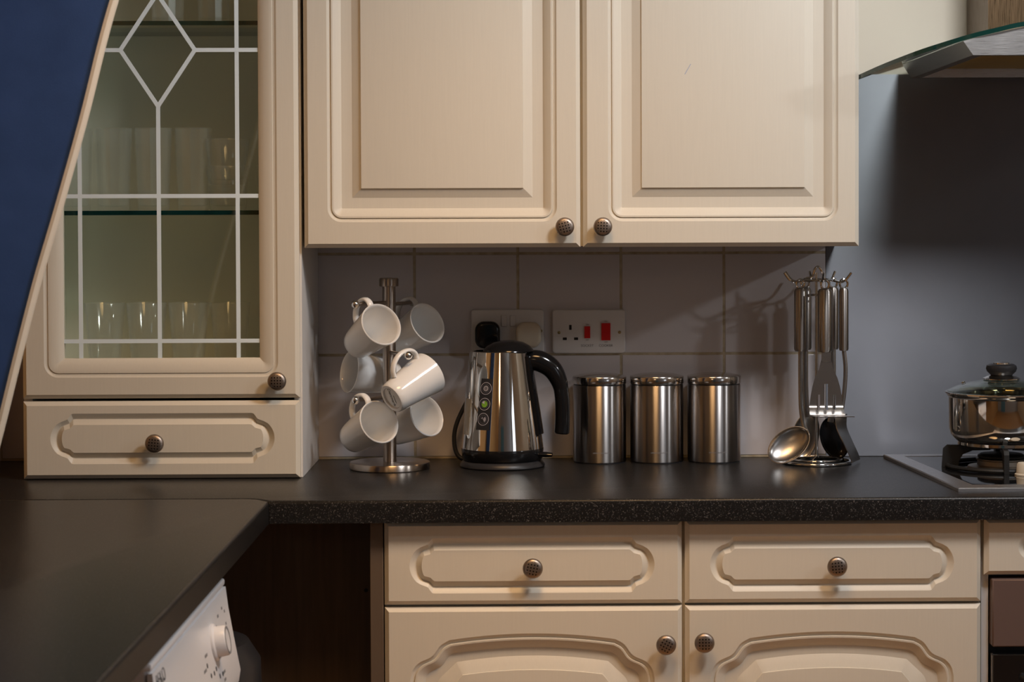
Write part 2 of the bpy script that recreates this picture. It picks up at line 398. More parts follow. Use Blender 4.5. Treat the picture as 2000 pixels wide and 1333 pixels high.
# ------------------------------------------------------------------ base cabinet, two drawers over two arched doors
YBF = -.578
bc = thing('base_cabinet', 'cream base cabinet with two drawers above two arched doors under the worktop', 'cabinet', (.281, -.3, .0))
t = box(-.2195, .7815, YBF+.019, -.02, .1, .861); obj('body', t, cream, bc)
obj('plinth', box(-.2195, .7815, -.52, -.50, 0, .1), cream, bc)
for i, (x0, x1) in enumerate(((-.2195, .2785), (.2835, .7815))):
    cx = (x0+x1)/2
    dr = obj('drawer', panel(x0, x1, .7205, .8605, YBF, .018, drawer_ring(cx-.002, .7865, .205, .0465), DRAWPROF), cream, bc, smooth=16)
    knob(dr, cx-.001+(.0 if i == 0 else .005), YBF+.0005, .784, (.2, -.1)[i])
    do = obj('door', panel(x0, x1, .105, .7165, YBF, .018, arch_ring(cx-.002, .672, .15), DOORPROF), cream, bc, smooth=16)
    knob(do, (.2505, .3145)[i], YBF+.0005, (.6545, .6575)[i], (.5, 0)[i])
# corner: dark board closing the corner, jamb with hinge plate
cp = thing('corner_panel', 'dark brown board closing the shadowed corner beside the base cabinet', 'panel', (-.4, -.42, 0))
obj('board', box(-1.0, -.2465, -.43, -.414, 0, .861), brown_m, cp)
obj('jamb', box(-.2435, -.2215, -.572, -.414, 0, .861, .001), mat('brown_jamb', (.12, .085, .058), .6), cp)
obj('hinge_plate', box(-.2500, -.2445, -.436, -.428, .770, .815, .001), brass_m, cp)
for z in (.845, .72, .50): obj('screw_hole', lathe([(0, 0), (.0035, 0), (.0035, .001), (0, .001)], 12, (-.262, -.430, z), (0, -1, 0)), dark_hole, cp)

# oven housing on the right
oc = thing('oven_cabinet', 'cream drawer front above the built-in oven at the right edge', 'cabinet', (1.09, -.3, 0))
obj('body', box(.785, .797, YBF+.019, -.02, .0, .861), white_lam, oc)
obj('body_side', box(1.387, 1.40, YBF+.019, -.02, .0, .861), white_lam, oc)
obj('drawer_front', panel(.787, 1.39, .765, .8605, YBF, .018, drawer_ring(1.0885, .812, .245, .034), DRAWPROF), cream, oc, smooth=16)
ov = thing('oven', 'built-in oven with brown fascia and black glass door', 'oven', (1.09, -.3, .1))
obj('body', box(.798, 1.386, YBF+.03, -.03, .12, .762), black_mt, ov)
obj('fascia', box(.7995, 1.3845, YBF-.004, YBF+.03, .6445, .7585, .002), oven_m, ov)
od = obj('door', box(.7995, 1.3845, YBF-.006, YBF+.03, .15, .6325, .002), hobglass, ov)
hb = tube(catmull([(.86, YBF-.006, .585), (.86, YBF-.04, .585), (.90, YBF-.045, .585), (1.28, YBF-.045, .585), (1.32, YBF-.04, .585), (1.32, YBF-.006, .585)], 6), .008)
obj('handle', hb, alu_m, od)

# ------------------------------------------------------------------ wall cabinet with two doors
YU = -.305
uc = thing('wall_cabinet', 'cream wall cabinet with two raised-panel doors above the kettle and sockets', 'cabinet', (.118, -.15, 1.3145))
obj('body', box(-.381, .617, YU+.019, -.004, 1.316, 2.03), cream, uc)
for i, (x0, x1) in enumerate(((-.3795, .1155), (.1205, .6175))):
    a, b = ((-.3375, .0735), (.1655, .5795))[i]
    do = obj('door', panel(x0, x1, 1.3145, 2.029, YU, .018, rrect(a, b, 1.3605, 1.984, .026), DOORPROF), cream, uc, smooth=16)
    knob(do, (.0873, .1553)[i], YU+.0005, 1.3512, (-.25, .05)[i])
    if i == 1:
        t = prism([(.3030, 1.6243), (.3042, 1.6240), (.3148, 1.6424), (.3138, 1.6428)], YU+.0001, YU+.0006); obj('scratch', t, mat('scratch_ink', (.36, .40, .52), .6), do, smooth=None)

# ------------------------------------------------------------------ glass-fronted dresser cabinet on the worktop
gc = thing('glass_cabinet', 'cream glazed cabinet with leaded glass door and drawer standing on the worktop', 'cabinet', (-.637, -.15, .9))
obj('side_panel', box(-.401, -.3862, YU+.019, -.004, .9005, 2.03), white_lam, gc)
obj('side_panel', box(-.886, -.871, YU+.019, -.004, .9005, 2.03), white_lam, gc)
inn = mat('cabinet_interior', (.84, .82, .71), .6)
obj('back_panel', box(-.871, -.401, -.012, -.004, .9005, 2.03), inn, gc)
obj('cabinet_floor', box(-.871, -.401, YU+.020, -.012, 1.050, 1.066), inn, gc)
obj('cabinet_top', box(-.871, -.401, YU+.020, -.012, 2.012, 2.03), inn, gc)
obj('bottom_panel', box(-.871, -.401, YU+.020, -.012, .9005, .915), inn, gc)
for zz in (1.3785, 1.7225):
    t = box(-.8705, -.4015, -.245, -.0125, zz-.004, zz+.004)
    t.faces.ensure_lookup_table()
    for f in t.faces: f.material_index = 1 if abs(f.normal.z) < .5 else 0
    obj('glass_shelf', t, None, gc, smooth=None, mats=[shelf_m, green_edge])
dd = obj('door', panel(-.8845, -.3895, 1.0455, 2.029, YU, .020, rrect(-.8455, -.4275, 1.0835, 1.988, .026),
      [(0, 0), (.0035, .0020), (.0072, .0027), (.0078, .0010), (.0105, .0010), (.015, .0016), (.022, .0034), (.029, .0062), (.0338, .0100), (.034, .0120)], opened=True), cream, gc, smooth=16)
GX0, GX1, GZ0, GZ1 = -.8115, -.4615, 1.1175, 1.954
obj('pane', box(GX0-.006, GX1+.006, YU+.0125, YU+.0165, GZ0-.006, GZ1+.006), pane_m, dd, smooth=None)
def strip(p, q, w=.0072, k=[0]):
    k[0] += 1; yo = YU+.0114-.00005*k[0]
    p, q = Vector((p[0], 0, p[1])), Vector((q[0], 0, q[1])); d = (q-p).normalized(); nrm = Vector((-d.z, 0, d.x))*w/2
    obj('lead_strip', prism([(v.x, v.z) for v in (p-nrm, q-nrm, q+nrm, p+nrm)], yo, YU+.0125), lead_m, dd, smooth=None)
cx_, vx = -.6405, (-.7815, -.4995)
for x in vx: strip((x, GZ0), (x, GZ1))
strip((cx_, GZ0), (cx_, 1.5695)); strip((cx_, 1.7705), (cx_, GZ1))
for z in (1.4085, 1.1480): strip((GX0, z), (GX1, z))
strip((GX0, 1.670), (cx_-.0665, 1.670)); strip((cx_+.0665, 1.670), (GX1, 1.670))
for a, b in (((cx_, 1.5695), (cx_-.0665, 1.670)), ((cx_, 1.5695), (cx_+.0665, 1.670)), ((cx_-.0665, 1.670), (cx_, 1.7705)), ((cx_+.0665, 1.670), (cx_, 1.7705))): strip(a, b)
obj('knot_stain', lathe([(0, 0), (.0028, .0002), (0, .0004)], 10, (-.637, YU+.0085, 1.1105), (0, -1, .4)), mat('dark_knot', (.06, .03, .015), .7), dd)
knob(dd, -.4278, YU+.0005, 1.0766, .0)
dw = obj('drawer', panel(-.8845, -.3895, .9015, 1.0405, YU, .020, drawer_ring(-.6350, .9735, .2005, .0455), DRAWPROF), cream, gc, smooth=16)
knob(dw, -.6465, YU+.0005, .9663, .1)

# drinking glasses in the cabinet
def tumbler(name, x, y, z, rt_, rb, h, label, group, seg=28, facets=0):
    w = .0016
    prof = [(0, 0), (rb*.92, 0), (rb, .002), (rt_, h-.001), (rt_-w*.5, h), (rt_-w, h-.001), (rb-w*1.5, .010), (rb*.6, .008), (0, .0075)]
    t = lathe(prof, seg)
    o = obj(name, t, tumbler_m, None, smooth=50 if not facets else 20); o.location = (x, y, z)
    return tag(o, label, 'glass', group)
SH1, SH2, FL = 1.3825, 1.7265, 1.066
names_t = ['clear tall glass on the middle glass shelf, mostly hidden by the blue board', 'clear tall glass on the middle shelf, between the blue board and central lead strip', 'clear tall glass on the middle shelf behind the central lead strip', 'clear tall glass on the middle shelf, nearest the stacked short tumblers']
for i, x in enumerate((-.812, -.7405, -.6675, -.5945)):
    tumbler('tall_glass', x, -.195, SH1, .0345, .0285, .152, names_t[i], 'tall glasses on the middle shelf', 12, 1)
tumbler('short_tumbler', -.5305, -.20, SH1, .0385, .0335, .082, 'clear short tumbler on the middle shelf, lower of the stacked pair', 'short tumblers on the middle shelf')
tumbler('short_tumbler', -.5305, -.20, SH1+.0475, .0405, .0322, .084, 'clear short tumbler nested on top of another on the middle shelf', 'short tumblers on the middle shelf')
tumbler('short_tumbler', -.4425, -.20, SH1, .0375, .0335, .082, 'clear short tumbler half hidden by the right door frame, middle shelf', 'short tumblers on the middle shelf')
names_b = ['leftmost clear tumbler on the cabinet floor', 'second clear tumbler from the left on the cabinet floor', 'third clear tumbler from the left on the cabinet floor', 'rightmost clear tumbler on the cabinet floor']
for i, x in enumerate((-.7600, -.6830, -.6060, -.5290)):
    tumbler('tumbler', x, -.19, FL, .0372, .0255, .147, names_b[i], 'tumblers on the cabinet floor')
for i, x in enumerate((-.640, -.555)):
    tumbler('tall_glass', x, -.19, SH2, .0335, .029, .15, ('clear glass on the top shelf inside the lead diamond', 'clear glass on the top shelf right of the lead diamond')[i], 'glasses on the top shelf', 14, 1)

# ------------------------------------------------------------------ steel splashback
t = box(.5985, 2.5, -.0035, .0034, .901, 1.643)
uvl = t.loops.layers.uv.new('sheet')
for f in t.faces:
    for l in f.loops: l[uvl].uv = (l.vert.co.x, l.vert.co.z)
N, L, b = nodes(brushed_s); tg = N.new('ShaderNodeTangent'); tg.direction_type = 'UV_MAP'; tg.uv_map = 'sheet'; L.new(tg.outputs[0], b.inputs['Tangent']); b.inputs['Anisotropic'].default_value = .85; b.inputs['Anisotropic Rotation'].default_value = .25
n = noise_tex(brushed_s, 30, (1.2, 1, 26), 4); bump(brushed_s, n.outputs['Fac'], .05, .0005)
tag(recentre(obj('splashback', t, brushed_s, smooth=None)), 'brushed steel splashback sheet behind the hob', 'splashback')

# ------------------------------------------------------------------ cooker hood
ch = thing('cooker_hood', 'cooker hood with curved glass canopy and steel body above the hob', 'cooker hood', (1.05, -.004, 1.62))
XC = 1.05
gl = [(.6198, 1.624, -.30), (.647, 1.6363, -.36), (.6747, 1.647, -.41), (.7033, 1.6572, -.45), (.7419, 1.6689, -.48), (.7828, 1.6806, -.495), (.8256, 1.6906, -.5), (.8694, 1.7001, -.5), (.95, 1.709, -.5)]
gl = gl+[(XC, 1.712, -.5)]+[(2*XC-x, z, y) for x, z, y in gl[::-1]]
gl = [tuple(p) for p in catmull([Vector(p) for p in gl], 4)]
t = bmesh.new(); T_ = .008; cols = []
for x, z, y in gl: cols.append([t.verts.new((x, y, z)), t.verts.new((x, -.006, z)), t.verts.new((x, -.006, z-T_)), t.verts.new((x, y, z-T_))])
for a, b in zip(cols, cols[1:]):
    for k in range(4):
        f = t.faces.new((a[k], a[(k+1) % 4], b[(k+1) % 4], b[k])); f.material_index = 1 if k in (1, 3) else 0
for c in (cols[0], cols[-1]): f = t.faces.new(c); f.material_index = 1
obj('glass_canopy', t, None, ch, mats=[hoodglass_m, green_edge])
def gz(x):
    for (a, za, _), (b, zb, _) in zip(gl, gl[1:]):
        if a <= x <= b: return za+(zb-za)*(x-a)/(b-a)
    return 1.7
# steel body: hollow shell (front, sides) with filter recessed below
bt = bmesh.new()
xs = [.7669+(XC*2-2*.7669)*k/16 for k in range(17)]
def shell(y, xo, zo):
    low = [bt.verts.new((xo+(2*XC-2*xo)*k/16, y, zo)) for k in range(17)]
    return low
fl, rl = shell(-.494, .7836, 1.6436), shell(-.03, .7595, 1.6340)
fu = [bt.verts.new((x, -.494, gz(x)-T_-.0008)) for x in xs]
xs2 = [.7425+(XC*2-2*.7425)*k/16 for k in range(17)]
ru = [bt.verts.new((x, -.03, gz(x)-T_-.0008)) for x in xs2]
for k in range(16):
    bt.faces.new((fl[k], fl[k+1], fu[k+1], fu[k])); bt.faces.new((rl[k+1], rl[k], ru[k], ru[k+1])); bt.faces.new((fu[k], fu[k+1], ru[k+1], ru[k]))
bt.faces.new((rl[0], fl[0], fu[0], ru[0])); bt.faces.new((fl[16], rl[16], ru[16], fu[16]))
# underside rim + recess
def ins(v, d): return Vector((v.co.x+(d if v.co.x < XC else -d), v.co.y+(d if v.co.y < -.25 else -d), v.co.z))
inner = []
for v in (fl[0], fl[16], rl[16], rl[0]): inner.append(bt.verts.new(ins(v, .018)))
bt.faces.new(fl[::1]+[inner[1], inner[0]]); bt.faces.new((fl[16], rl[16], inner[2], inner[1])); bt.faces.new(rl[::-1]+[inner[3], inner[2]]); bt.faces.new((rl[0], fl[0], inner[0], inner[3]))
deep = [bt.verts.new(v.co+Vector((0, 0, .018))) for v in inner]
for k in range(4): bt.faces.new((inner[k], inner[(k+1) % 4], deep[(k+1) % 4], deep[k]))
bt.faces.new(deep)
body = obj('body', bt, hood_m, ch, smooth=25)
ft = bmesh.new()
for k in range(26): box(.815, 2*XC-.815, -.455+.0155*k, -.455+.0155*k+.009, 1.650, 1.6545, .001, bm=ft)
obj('grease_filter', ft, steel('gilt_filter', (.62, .42, .16), .35), body)
t = box(.872, 2*XC-.872, -.20, -.006, 1.70, ZC-.002); obj('chimney', t, chim_m, ch, smooth=None)

# ------------------------------------------------------------------ hob with burner and pan support
hob = thing('gas_hob', 'black glass gas hob with steel edge trim set in the worktop', 'hob', (1.0, -.3, .9))
h_out = [(.7060, -.030), (.7505, -.538), (1.32, -.538), (1.32, -.030)]
h_in = [(.7410, -.062), (.7835, -.494), (1.29, -.494), (1.29, -.062)]
t = bmesh.new()
rings = [[t.verts.new((x, y, z)) for x, y in pts] for pts, z in ((h_out, .9002), (h_out, .9055), ([(x+(.002 if x < 1 else -.002), y+(.002 if y < -.3 else -.002)) for x, y in h_out], .9070), (h_in, .9070), (h_in, .9002))]
for a, b in zip(rings, rings[1:]+rings[:1]):
    for k in range(4): t.faces.new((a[k], a[(k+1) % 4], b[(k+1) % 4], b[k]))
obj('trim', t, alu_m, hob, smooth=20)
obj('glass_plate', prism(h_in, .9003, .9062, axis='z'), hobglass, hob, smooth=None)
BX, BY = .888, -.245
bn = obj('burner', lathe([(0, .9063), (.062, .9063), (.060, .9095), (.050, .9110), (.044, .9120), (.043, .9200), (.046, .9215), (.046, .9235), (0, .9235)], 40, (BX, BY, 0)), steel('burner_alloy', (.30, .26, .22), .45), hob)
obj('burner_cap', lathe([(0, .9236), (.040, .9236), (.043, .926), (.043, .929), (.038, .9320), (0, .9328)], 40, (BX, BY, 0)), iron_m, bn)
ps = thing('pan_support', 'black iron pan support over the burner under the saucepan', 'pan support', (BX, BY, .9062))
for a in (PI*.96, PI*1.46, -PI*.04, PI*.46):
    dx, dy = math.cos(a), math.sin(a)
    # bracket: foot outside, leg, arm in towards burner (real plate with thickness)
    pr = [(.108, .9064), (.078, .9064), (.077, .918), (.070, .930), (.052, .9375), (.020, .9385), (.020, .9475), (.098, .9475), (.1055, .9405)]
    t = bmesh.new(); w = Vector((-dy, dx, 0))*.0045
    A = [t.verts.new(Vector((BX+r_*dx, BY+r_*dy, z))+w) for r_, z in pr]; B = [t.verts.new(Vector((BX+r_*dx, BY+r_*dy, z))-w) for r_, z in pr]
    t.faces.new(A); t.faces.new(B[::-1])
    for k in range(len(pr)): t.faces.new((A[k], B[k], B[(k+1) % len(pr)], A[(k+1) % len(pr)]))
    obj('arm', t, iron_m, ps, smooth=None)
t = bmesh.new(); tube([(BX+.098*math.cos(q*PI/18), BY+.098*math.sin(q*PI/18), .9105) for q in range(36)], .0042, 8, True, bm=t)
obj('ring', t, iron_m, ps)
kb_ = obj('control_knob', lathe([(0, .9063), (.021, .9063), (.021, .9085), (.0185, .910), (.0170, .926), (.015, .9285), (0, .9285)], 32, (.9080, -.36, 0)), cream_pl, hob)

# saucepan + lid
sp_ = thing('saucepan', 'polished steel saucepan standing on the gas burner', 'saucepan', (BX, BY, .948))
R_ = .0965
t = lathe([(0, 0), (.078, 0), (.080, .002), (.080, .007), (.0845, .010), (.0925, .020), (.0955, .032), (.0960, .088), (.0985, .0905), (.0995, .0925), (.0985, .0940), (.0945, .0915), (.0943, .033), (.083, .011), (0, .009)], 64, (BX, BY, .948))
obj('pot', t, pan_m, sp_)
obj('handle_rivet_plate', box(BX+.094, BX+.112, BY-.016, BY+.016, .948+.058, .948+.080, .003), pan_m, sp_)
obj('handle', tube([(BX+.108, BY, 1.016), (BX+.15, BY, 1.019), (BX+.20, BY, 1.022), (BX+.26, BY, 1.022)], [.008, .011, .0125, .011], 12, flat=(.8, 1.2)), black_mt, sp_)
ld = obj('lid', lathe([(.0970, 1.0456), (.078, 1.0535), (.055, 1.0605), (.030, 1.0645), (.008, 1.0655), (.008, 1.0685), (.030, 1.0675), (.055, 1.0635), (.079, 1.0562), (.0985, 1.0472)], 64, (BX, BY, .0005), close=True), lidglass_m, sp_)
ld['label'] = 'clear glass lid with steel rim and black knob'
obj('lid_rim', lathe([(.0935, .0405+1.0), (.1010, 1.0405), (.1025, 1.0425), (.1018, 1.0445), (.0975, 1.0455), (.0945, 1.0452)], 64, (BX, BY, .0015), close=True), pan_m, ld)
obj('collar', lathe([(0, 1.068), (.030, 1.0680), (.034, 1.0690), (.034, 1.0705), (.026, 1.0745), (.018, 1.0765), (0, 1.0765)], 40, (BX, BY, 0)), pan_m, ld)
obj('lid_knob', lathe([(0, 1.0766), (.0200, 1.0766), (.0215, 1.0785), (.0262, 1.0830), (.0282, 1.0885), (.0268, 1.0940), (.0220, 1.0965), (0, 1.0972)], 40, (BX, BY, 0)), black_mt, ld)
obj('knob_cap', lathe([(0, 1.0966), (.0155, 1.0966), (.0145, 1.0992), (.008, 1.1005), (0, 1.1008)], 32, (BX, BY, 0)), pan_m, ld)
obj('steam_vent', lathe([(0, 0), (.004, 0), (.004, .003), (.002, .0035), (0, .0035)], 14, (BX-.066, BY+.02, 1.0605), (-.3, 0, .95)), pan_m, ld)

# ------------------------------------------------------------------ sockets and plugs
def rplate(x0, x1, z0, z1, y0, y1, r=.006, bev=.0025):
    t = prism(rrect(x0, x1, z0, z1, r, 5)(0), y1, y0)
    bmesh.ops.recalc_face_normals(t, faces=t.faces[:])
    es = [e for e in t.edges if all(abs(v.co.y-y1) < 1e-6 for v in e.verts)]
    bmesh.ops.bevel(t, geom=es, offset=bev, segments=3, affect='EDGES', profile=.5); return t
YT = -.0032
s1 = thing('double_socket', 'white double wall socket behind the kettle with two plugs in it', 'socket', (-.02, YT, 1.104))
obj('plate', rplate(-.0905, .0505, 1.104, 1.1895, YT, YT-.0095), white_pl, s1)
for x in (-.0325, -.0155): obj('switch', box(x, x+.0118, YT-.0125, YT-.009, 1.1565, 1.1785, .0012), white_pl, s1)
obj('screw', lathe([(0, 0), (.003, 0), (.003, .0012), (0, .0012)], 14, (.0445, YT-.0093, 1.148), (0, -1, 0)), brass_m, s1)
def plug(x0, x1, z0, z1, m, label):
    t = prism(rrect(x0, x1, z0, z1, .017, 6)(0), YT-.035, YT-.0102)
    bmesh.ops.recalc_face_normals(t, faces=t.faces[:])
    es = [e for e in t.edges if all(abs(v.co.y-(YT-.035)) < 1e-6 for v in e.verts)]
    bmesh.ops.bevel(t, geom=es, offset=.006, segments=4, affect='EDGES', profile=.5)
    return tag(recentre(obj('plug', t, m)), label, 'plug')
plug(-.0825, -.0345, 1.1155, 1.1675, black_gl, 'black plug in the left side of the double socket')
plug(-.0035, .0450, 1.1165, 1.1655, cream_pl, 'off-white plug in the right side of the double socket')
s2 = thing('cooker_switch', 'white cooker switch plate with socket and two red switches', 'switch', (.137, YT, 1.104))
obj('plate', rplate(.0665, .2080, 1.104, 1.1890, YT, YT-.0095), white_pl, s2)
for cx, cz, w, h in ((.1015, 1.1545, .0048, .0095), (.0906, 1.1325, .0078, .0050), (.1124, 1.1325, .0078, .0050)):
    obj('pin_hole', box(cx-w/2, cx+w/2, YT-.0098, YT-.009, cz-h/2, cz+h/2), dark_hole, s2, smooth=None)
for x0, x1, z0, z1 in ((.1287, .1398, 1.1335, 1.1565), (.1615, .1790, 1.1292, 1.1626)):
    t = prism([(YT-.0093, z0), (YT-.0118, z0), (YT-.0140, z1), (YT-.0093, z1)], x0, x1, axis='x'); obj('rocker', t, red_m, s2, smooth=None)
for x in (.0797, .1968): obj('screw', lathe([(0, 0), (.0030, 0), (.0030, .0008), (.0022, .0013), (0, .0013)], 16, (x, YT-.0094, 1.1445), (0, -1, 0)), brass_m, s2)
text('lettering', 'SOCKET', grey_ink, s2, (.1342, YT-.0097, 1.1188), .0066, FRONT)
text('lettering', 'COOKER', grey_ink, s2, (.1702, YT-.0097, 1.1188), .0066, FRONT)
for x, z, s in ((.1342, 1.160, 'ON'), (.1342, 1.1300, 'OFF'), (.1702, 1.1660, 'ON'), (.1702, 1.1258, 'OFF')): text('lettering', s, grey_ink, s2, (x, YT-.0097, z), .0036, FRONT)
t = tube(catmull([(-.058, -.030, 1.118), (-.060, -.028, 1.095), (-.085, -.036, 1.04), (-.117, -.046, .975), (-.1225, -.050, .935), (-.112, -.055, .908), (-.085, -.06, .9048), (-.06, -.066, .9046)], 8), .0042, 10)
tag(recentre(obj('power_cord', t, black_mt)), 'black power cord running from the black plug down behind the kettle', 'cord')

# ------------------------------------------------------------------ kettle
KX, KY = -.029, -.133
kt = thing('kettle', 'polished steel jug kettle with black lid, handle and base', 'kettle', (KX, KY, .9))
obj('power_base', lathe([(0, .9001), (.078, .9001), (.0800, .9025), (.0795, .9055), (.0745, .9125), (.072, .9135), (0, .9135)], 64, (KX, KY, 0)), black_mt, kt)
obj('base_ring', lathe([(0, .9138), (.0735, .9138), (.0755, .916), (.0778, .9345), (.0770, .9362), (0, .9362)], 64, (KX, KY, 0)), black_gl, kt)
def krad(z): 
    s = (z-.936)/(1.1165-.936); return .0772-.0275*max(0, s)**1.12
def kfn(v):
    z = v.z; s = min(1, max(0, (z-.955)/.16)); r = math.hypot(v.x, v.y)
    if r < 1e-6: return v
    c = max(0, -v.x/r); k = 1+.22*(s**1.15)*c**5
    return Vector((v.x*k, v.y*(1+.10*s*c**5), z))
zs = [.9362+(1.1165-.9362)*i/26 for i in range(27)]
pf = [(krad(z), z) for z in zs]
pf = pf+[(pf[-1][0]-.0015, 1.1175), (.044, 1.1170), (.044, 1.110), (0, 1.110)]
kb_body = obj('body', lathe(pf, 96, (0, 0, 0), fn=lambda v: kfn(v)+Vector((KX, KY, 0))), kettle_m, kt)
obj('lid', lathe([(0, 1.1120), (.0440, 1.1150), (.0478, 1.1172), (.0470, 1.1195), (.0400, 1.1275), (.0280, 1.1340), (.012, 1.1372), (0, 1.1378)], 48, (KX+.012, KY, 0)), black_gl, kt)
hp = [(.006, 1.0935), (.026, 1.0990), (.044, 1.0965), (.0645, 1.0830), (.0780, 1.0590), (.0835, 1.030), (.0845, 1.000), (.0838, .975), (.0826, .9605)]
hp = catmull([(x, KY, z) for x, z in hp], 6); nh = len(hp)
rr = [.0125+.0055*math.sin((.12+.88*min(1, i/(nh*.55)))*PI) for i in range(nh)]; rr[-1] *= .82
obj('handle', tube(hp, rr, 16, flat=(1, 1.12), upv=(0, 1, 0)), black_gl, kt)
def kpatch(a0, a1, z0, z1, off, na=10, nz=12, lean=0):
    """patch on the kettle wall; angle measured from -y (front) towards +x"""
    t = bmesh.new(); g = []
    for j in range(nz+1):
        row = []
        for i in range(na+1):
            s = j/nz; z = z0+(z1-z0)*s; a = a0+(a1-a0)*i/na+lean*s; r = krad(z)
            v = kfn(Vector((r*math.sin(a), -r*math.cos(a), z))); nrm = Vector((math.sin(a), -math.cos(a), .14)).normalized()
            row.append(t.verts.new(v+nrm*off+Vector((KX, KY, 0))))
        g.append(row)
    for j in range(nz):
        for i in range(na): t.faces.new((g[j][i], g[j][i+1], g[j+1][i+1], g[j+1][i]))
    return t
def solid(t, d):
    bmesh.ops.recalc_face_normals(t, faces=t.faces[:]); bmesh.ops.solidify(t, geom=t.faces[:], thickness=d); return t
obj('handle_mount', solid(kpatch(math.radians(62), math.radians(118), .962, 1.108, .004), .004), black_gl, kt)
sw = tube([(KX+.068, KY-.030, .9255), (KX+.082, KY-.034, .9255), (KX+.0935, KY-.036, .9252)], [.0062, .0066, .0048], 12, flat=(.8, 1.2)); obj('switch_lever', sw, black_gl, kt)
obj('level_window', solid(kpatch(math.radians(-74), math.radians(-57), .963, 1.030, .0008, lean=math.radians(0)), .0008), mat('gauge_plastic', (.30, .27, .22), .25), kt)
A0, A1, LN = math.radians(-41), math.radians(-18.5), math.radians(2.0)
st = obj('sticker', kpatch(A0, A1, .9745, 1.0690, .0006, 10, 14, LN), black_mt, kt, recalc=True)
def kdisc(ac, zc, r0, r1, off, m, name, a_from=0, a_to=2*PI, n=28):
    t = bmesh.new(); A, B = [], []
    full = abs(a_to-a_from-2*PI) < 1e-6; steps = n if full else n+1
    for i in range(steps):
        th = a_from+(a_to-a_from)*i/n
        for R, lst in ((r0, A), (r1, B)):
            z = zc+R*math.sin(th); a = ac+R*math.cos(th)/krad(zc)+LN*(z-.9745)/.0945; r = krad(z)
            v = kfn(Vector((r*math.sin(a), -r*math.cos(a), z))); nrm = Vector((math.sin(a), -math.cos(a), .14)).normalized()
            lst.append(t.verts.new(v+nrm*off+Vector((KX, KY, 0))))
    for i in range(n):
        j = (i+1) % steps; t.faces.new((A[i], A[j], B[j], B[i]))
    obj(name, t, m, st)
ac = (A0+A1)/2
for zc in (1.0510, 1.0222, .9945):
    kdisc(ac, zc, .0106, .0114, .0010, pale_ink, 'printed_ring')
    kdisc(ac, zc, .0074, .0079, .0010, mat('dim_print', (.16, .155, .19), .5), 'printed_ring')
kdisc(ac, 1.0510, .0008, .0052, .0010, mat('grey_print', (.33, .32, .35), .5), 'printed_symbol')
kdisc(ac, 1.0510, .0018, .0026, .0013, black_mt, 'printed_symbol')
kdisc(ac, 1.0222, .0002, .0060, .0010, green_led, 'printed_symbol')
kdisc(ac, 1.0222, .0002, .0058, .0013, pale_ink, 'printed_symbol', PI*.5, PI*.85, 8)
kdisc(ac, .9945, .0002, .0058, .0010, mat('grey_print_2', (.33, .32, .36), .5), 'printed_symbol', -PI*.35, PI*.3, 8)
kdisc(ac, .9945, .0002, .0045, .0010, mat('grey_print_3', (.22, .21, .25), .5), 'printed_symbol', PI*.55, PI*.95, 8)

# ------------------------------------------------------------------ canisters
for i, (x, lab) in enumerate(((.1560, 'brushed steel canister beside the kettle handle'), (.2655, 'middle of the three brushed steel canisters'), (.3750, 'brushed steel canister nearest the utensil rack'))):
    y = -.0665
    cn = thing('canister', lab, 'canister', (x, y, .9), 'steel canisters on the worktop')
    obj('foot', lathe([(0, .9001), (.0490, .9001), (.0490, .9025), (0, .9025)], 48, (x, y, 0)), black_mt, cn)
    obj('body', lathe([(0, .9026), (.0502, .9026), (.0508, .9040), (.0508, 1.0470), (.0498, 1.0482), (0, 1.0482)], 64, (x, y, 0)), brushed_v, cn)
    obj('gasket', lathe([(0, 1.0483), (.0496, 1.0483), (.0496, 1.0502), (0, 1.0502)], 48, (x, y, 0)), black_mt, cn)
    obj('lid', lathe([(0, 1.0503), (.0512, 1.0503), (.0516, 1.0512), (.0516, 1.0630), (.0508, 1.0645), (.035, 1.0680), (.018, 1.0698), (0, 1.0702)], 64, (x, y, 0)), brushed_lid, cn)
    # faint illegible engraved line near the foot
    t = bmesh.new(); random.seed(3)
    a = -.16
    while a < .52:
        w = random.uniform(.012, .03); h = random.uniform(.0014, .0026); z0 = .9205
        vs = [t.verts.new((x+.0511*math.sin(q-.12), y-.0511*math.cos(q-.12), z)) for q, z in ((a, z0), (a+w, z0), (a+w, z0+h), (a, z0+h))]; t.faces.new(vs); a += w+random.uniform(.008, .02)
    obj('engraving', t, grey_ink, cn, smooth=None)

# ------------------------------------------------------------------ mug tree and mugs
TX, TY = -.2385, -.158
mt_ = thing('mug_tree', 'brushed steel mug tree with round base holding white mugs', 'mug tree', (TX, TY, .9))
obj('base', lathe([(0, .9001), (.0735, .9001), (.0748, .9015), (.0748, .9115), (.0738, .9128), (.0125, .9132), (0, .9132)], 64, (TX, TY, 0)), tree_m, mt_)
obj('pole', lathe([(.0, .9132), (.0124, .9132), (.0124, 1.2400), (0, 1.2400)], 32, (TX, TY, 0)), tree_m, mt_)
obj('finial', lathe([(0, 1.2402), (.0170, 1.2402), (.0182, 1.2415), (.0182, 1.2535), (.0168, 1.2558), (0, 1.2566)], 40, (TX, TY, 0)), tree_m, mt_)
MH = .098; RR, RB = .0405, .0285
mp = [(0, .003), (.020, .003), (.0215, .0), (RB-.002, .0), (RB, .0025)]
mp += [(RB+(RR-RB)*s**.9, .0025+(MH-.0025)*s) for s in [i/10 for i in range(1, 10)]]
mp += [(RR, MH-.0012), (RR-.0013, MH), (RR-.0030, MH-.0012)]
mp += [(RB-.0032+(RR-RB)*s**.9, .0025+(MH-.0025)*s) for s in [i/10 for i in range(9, 0, -1)]]+[(RB-.006, .0075), (.012, .006), (0, .006)]
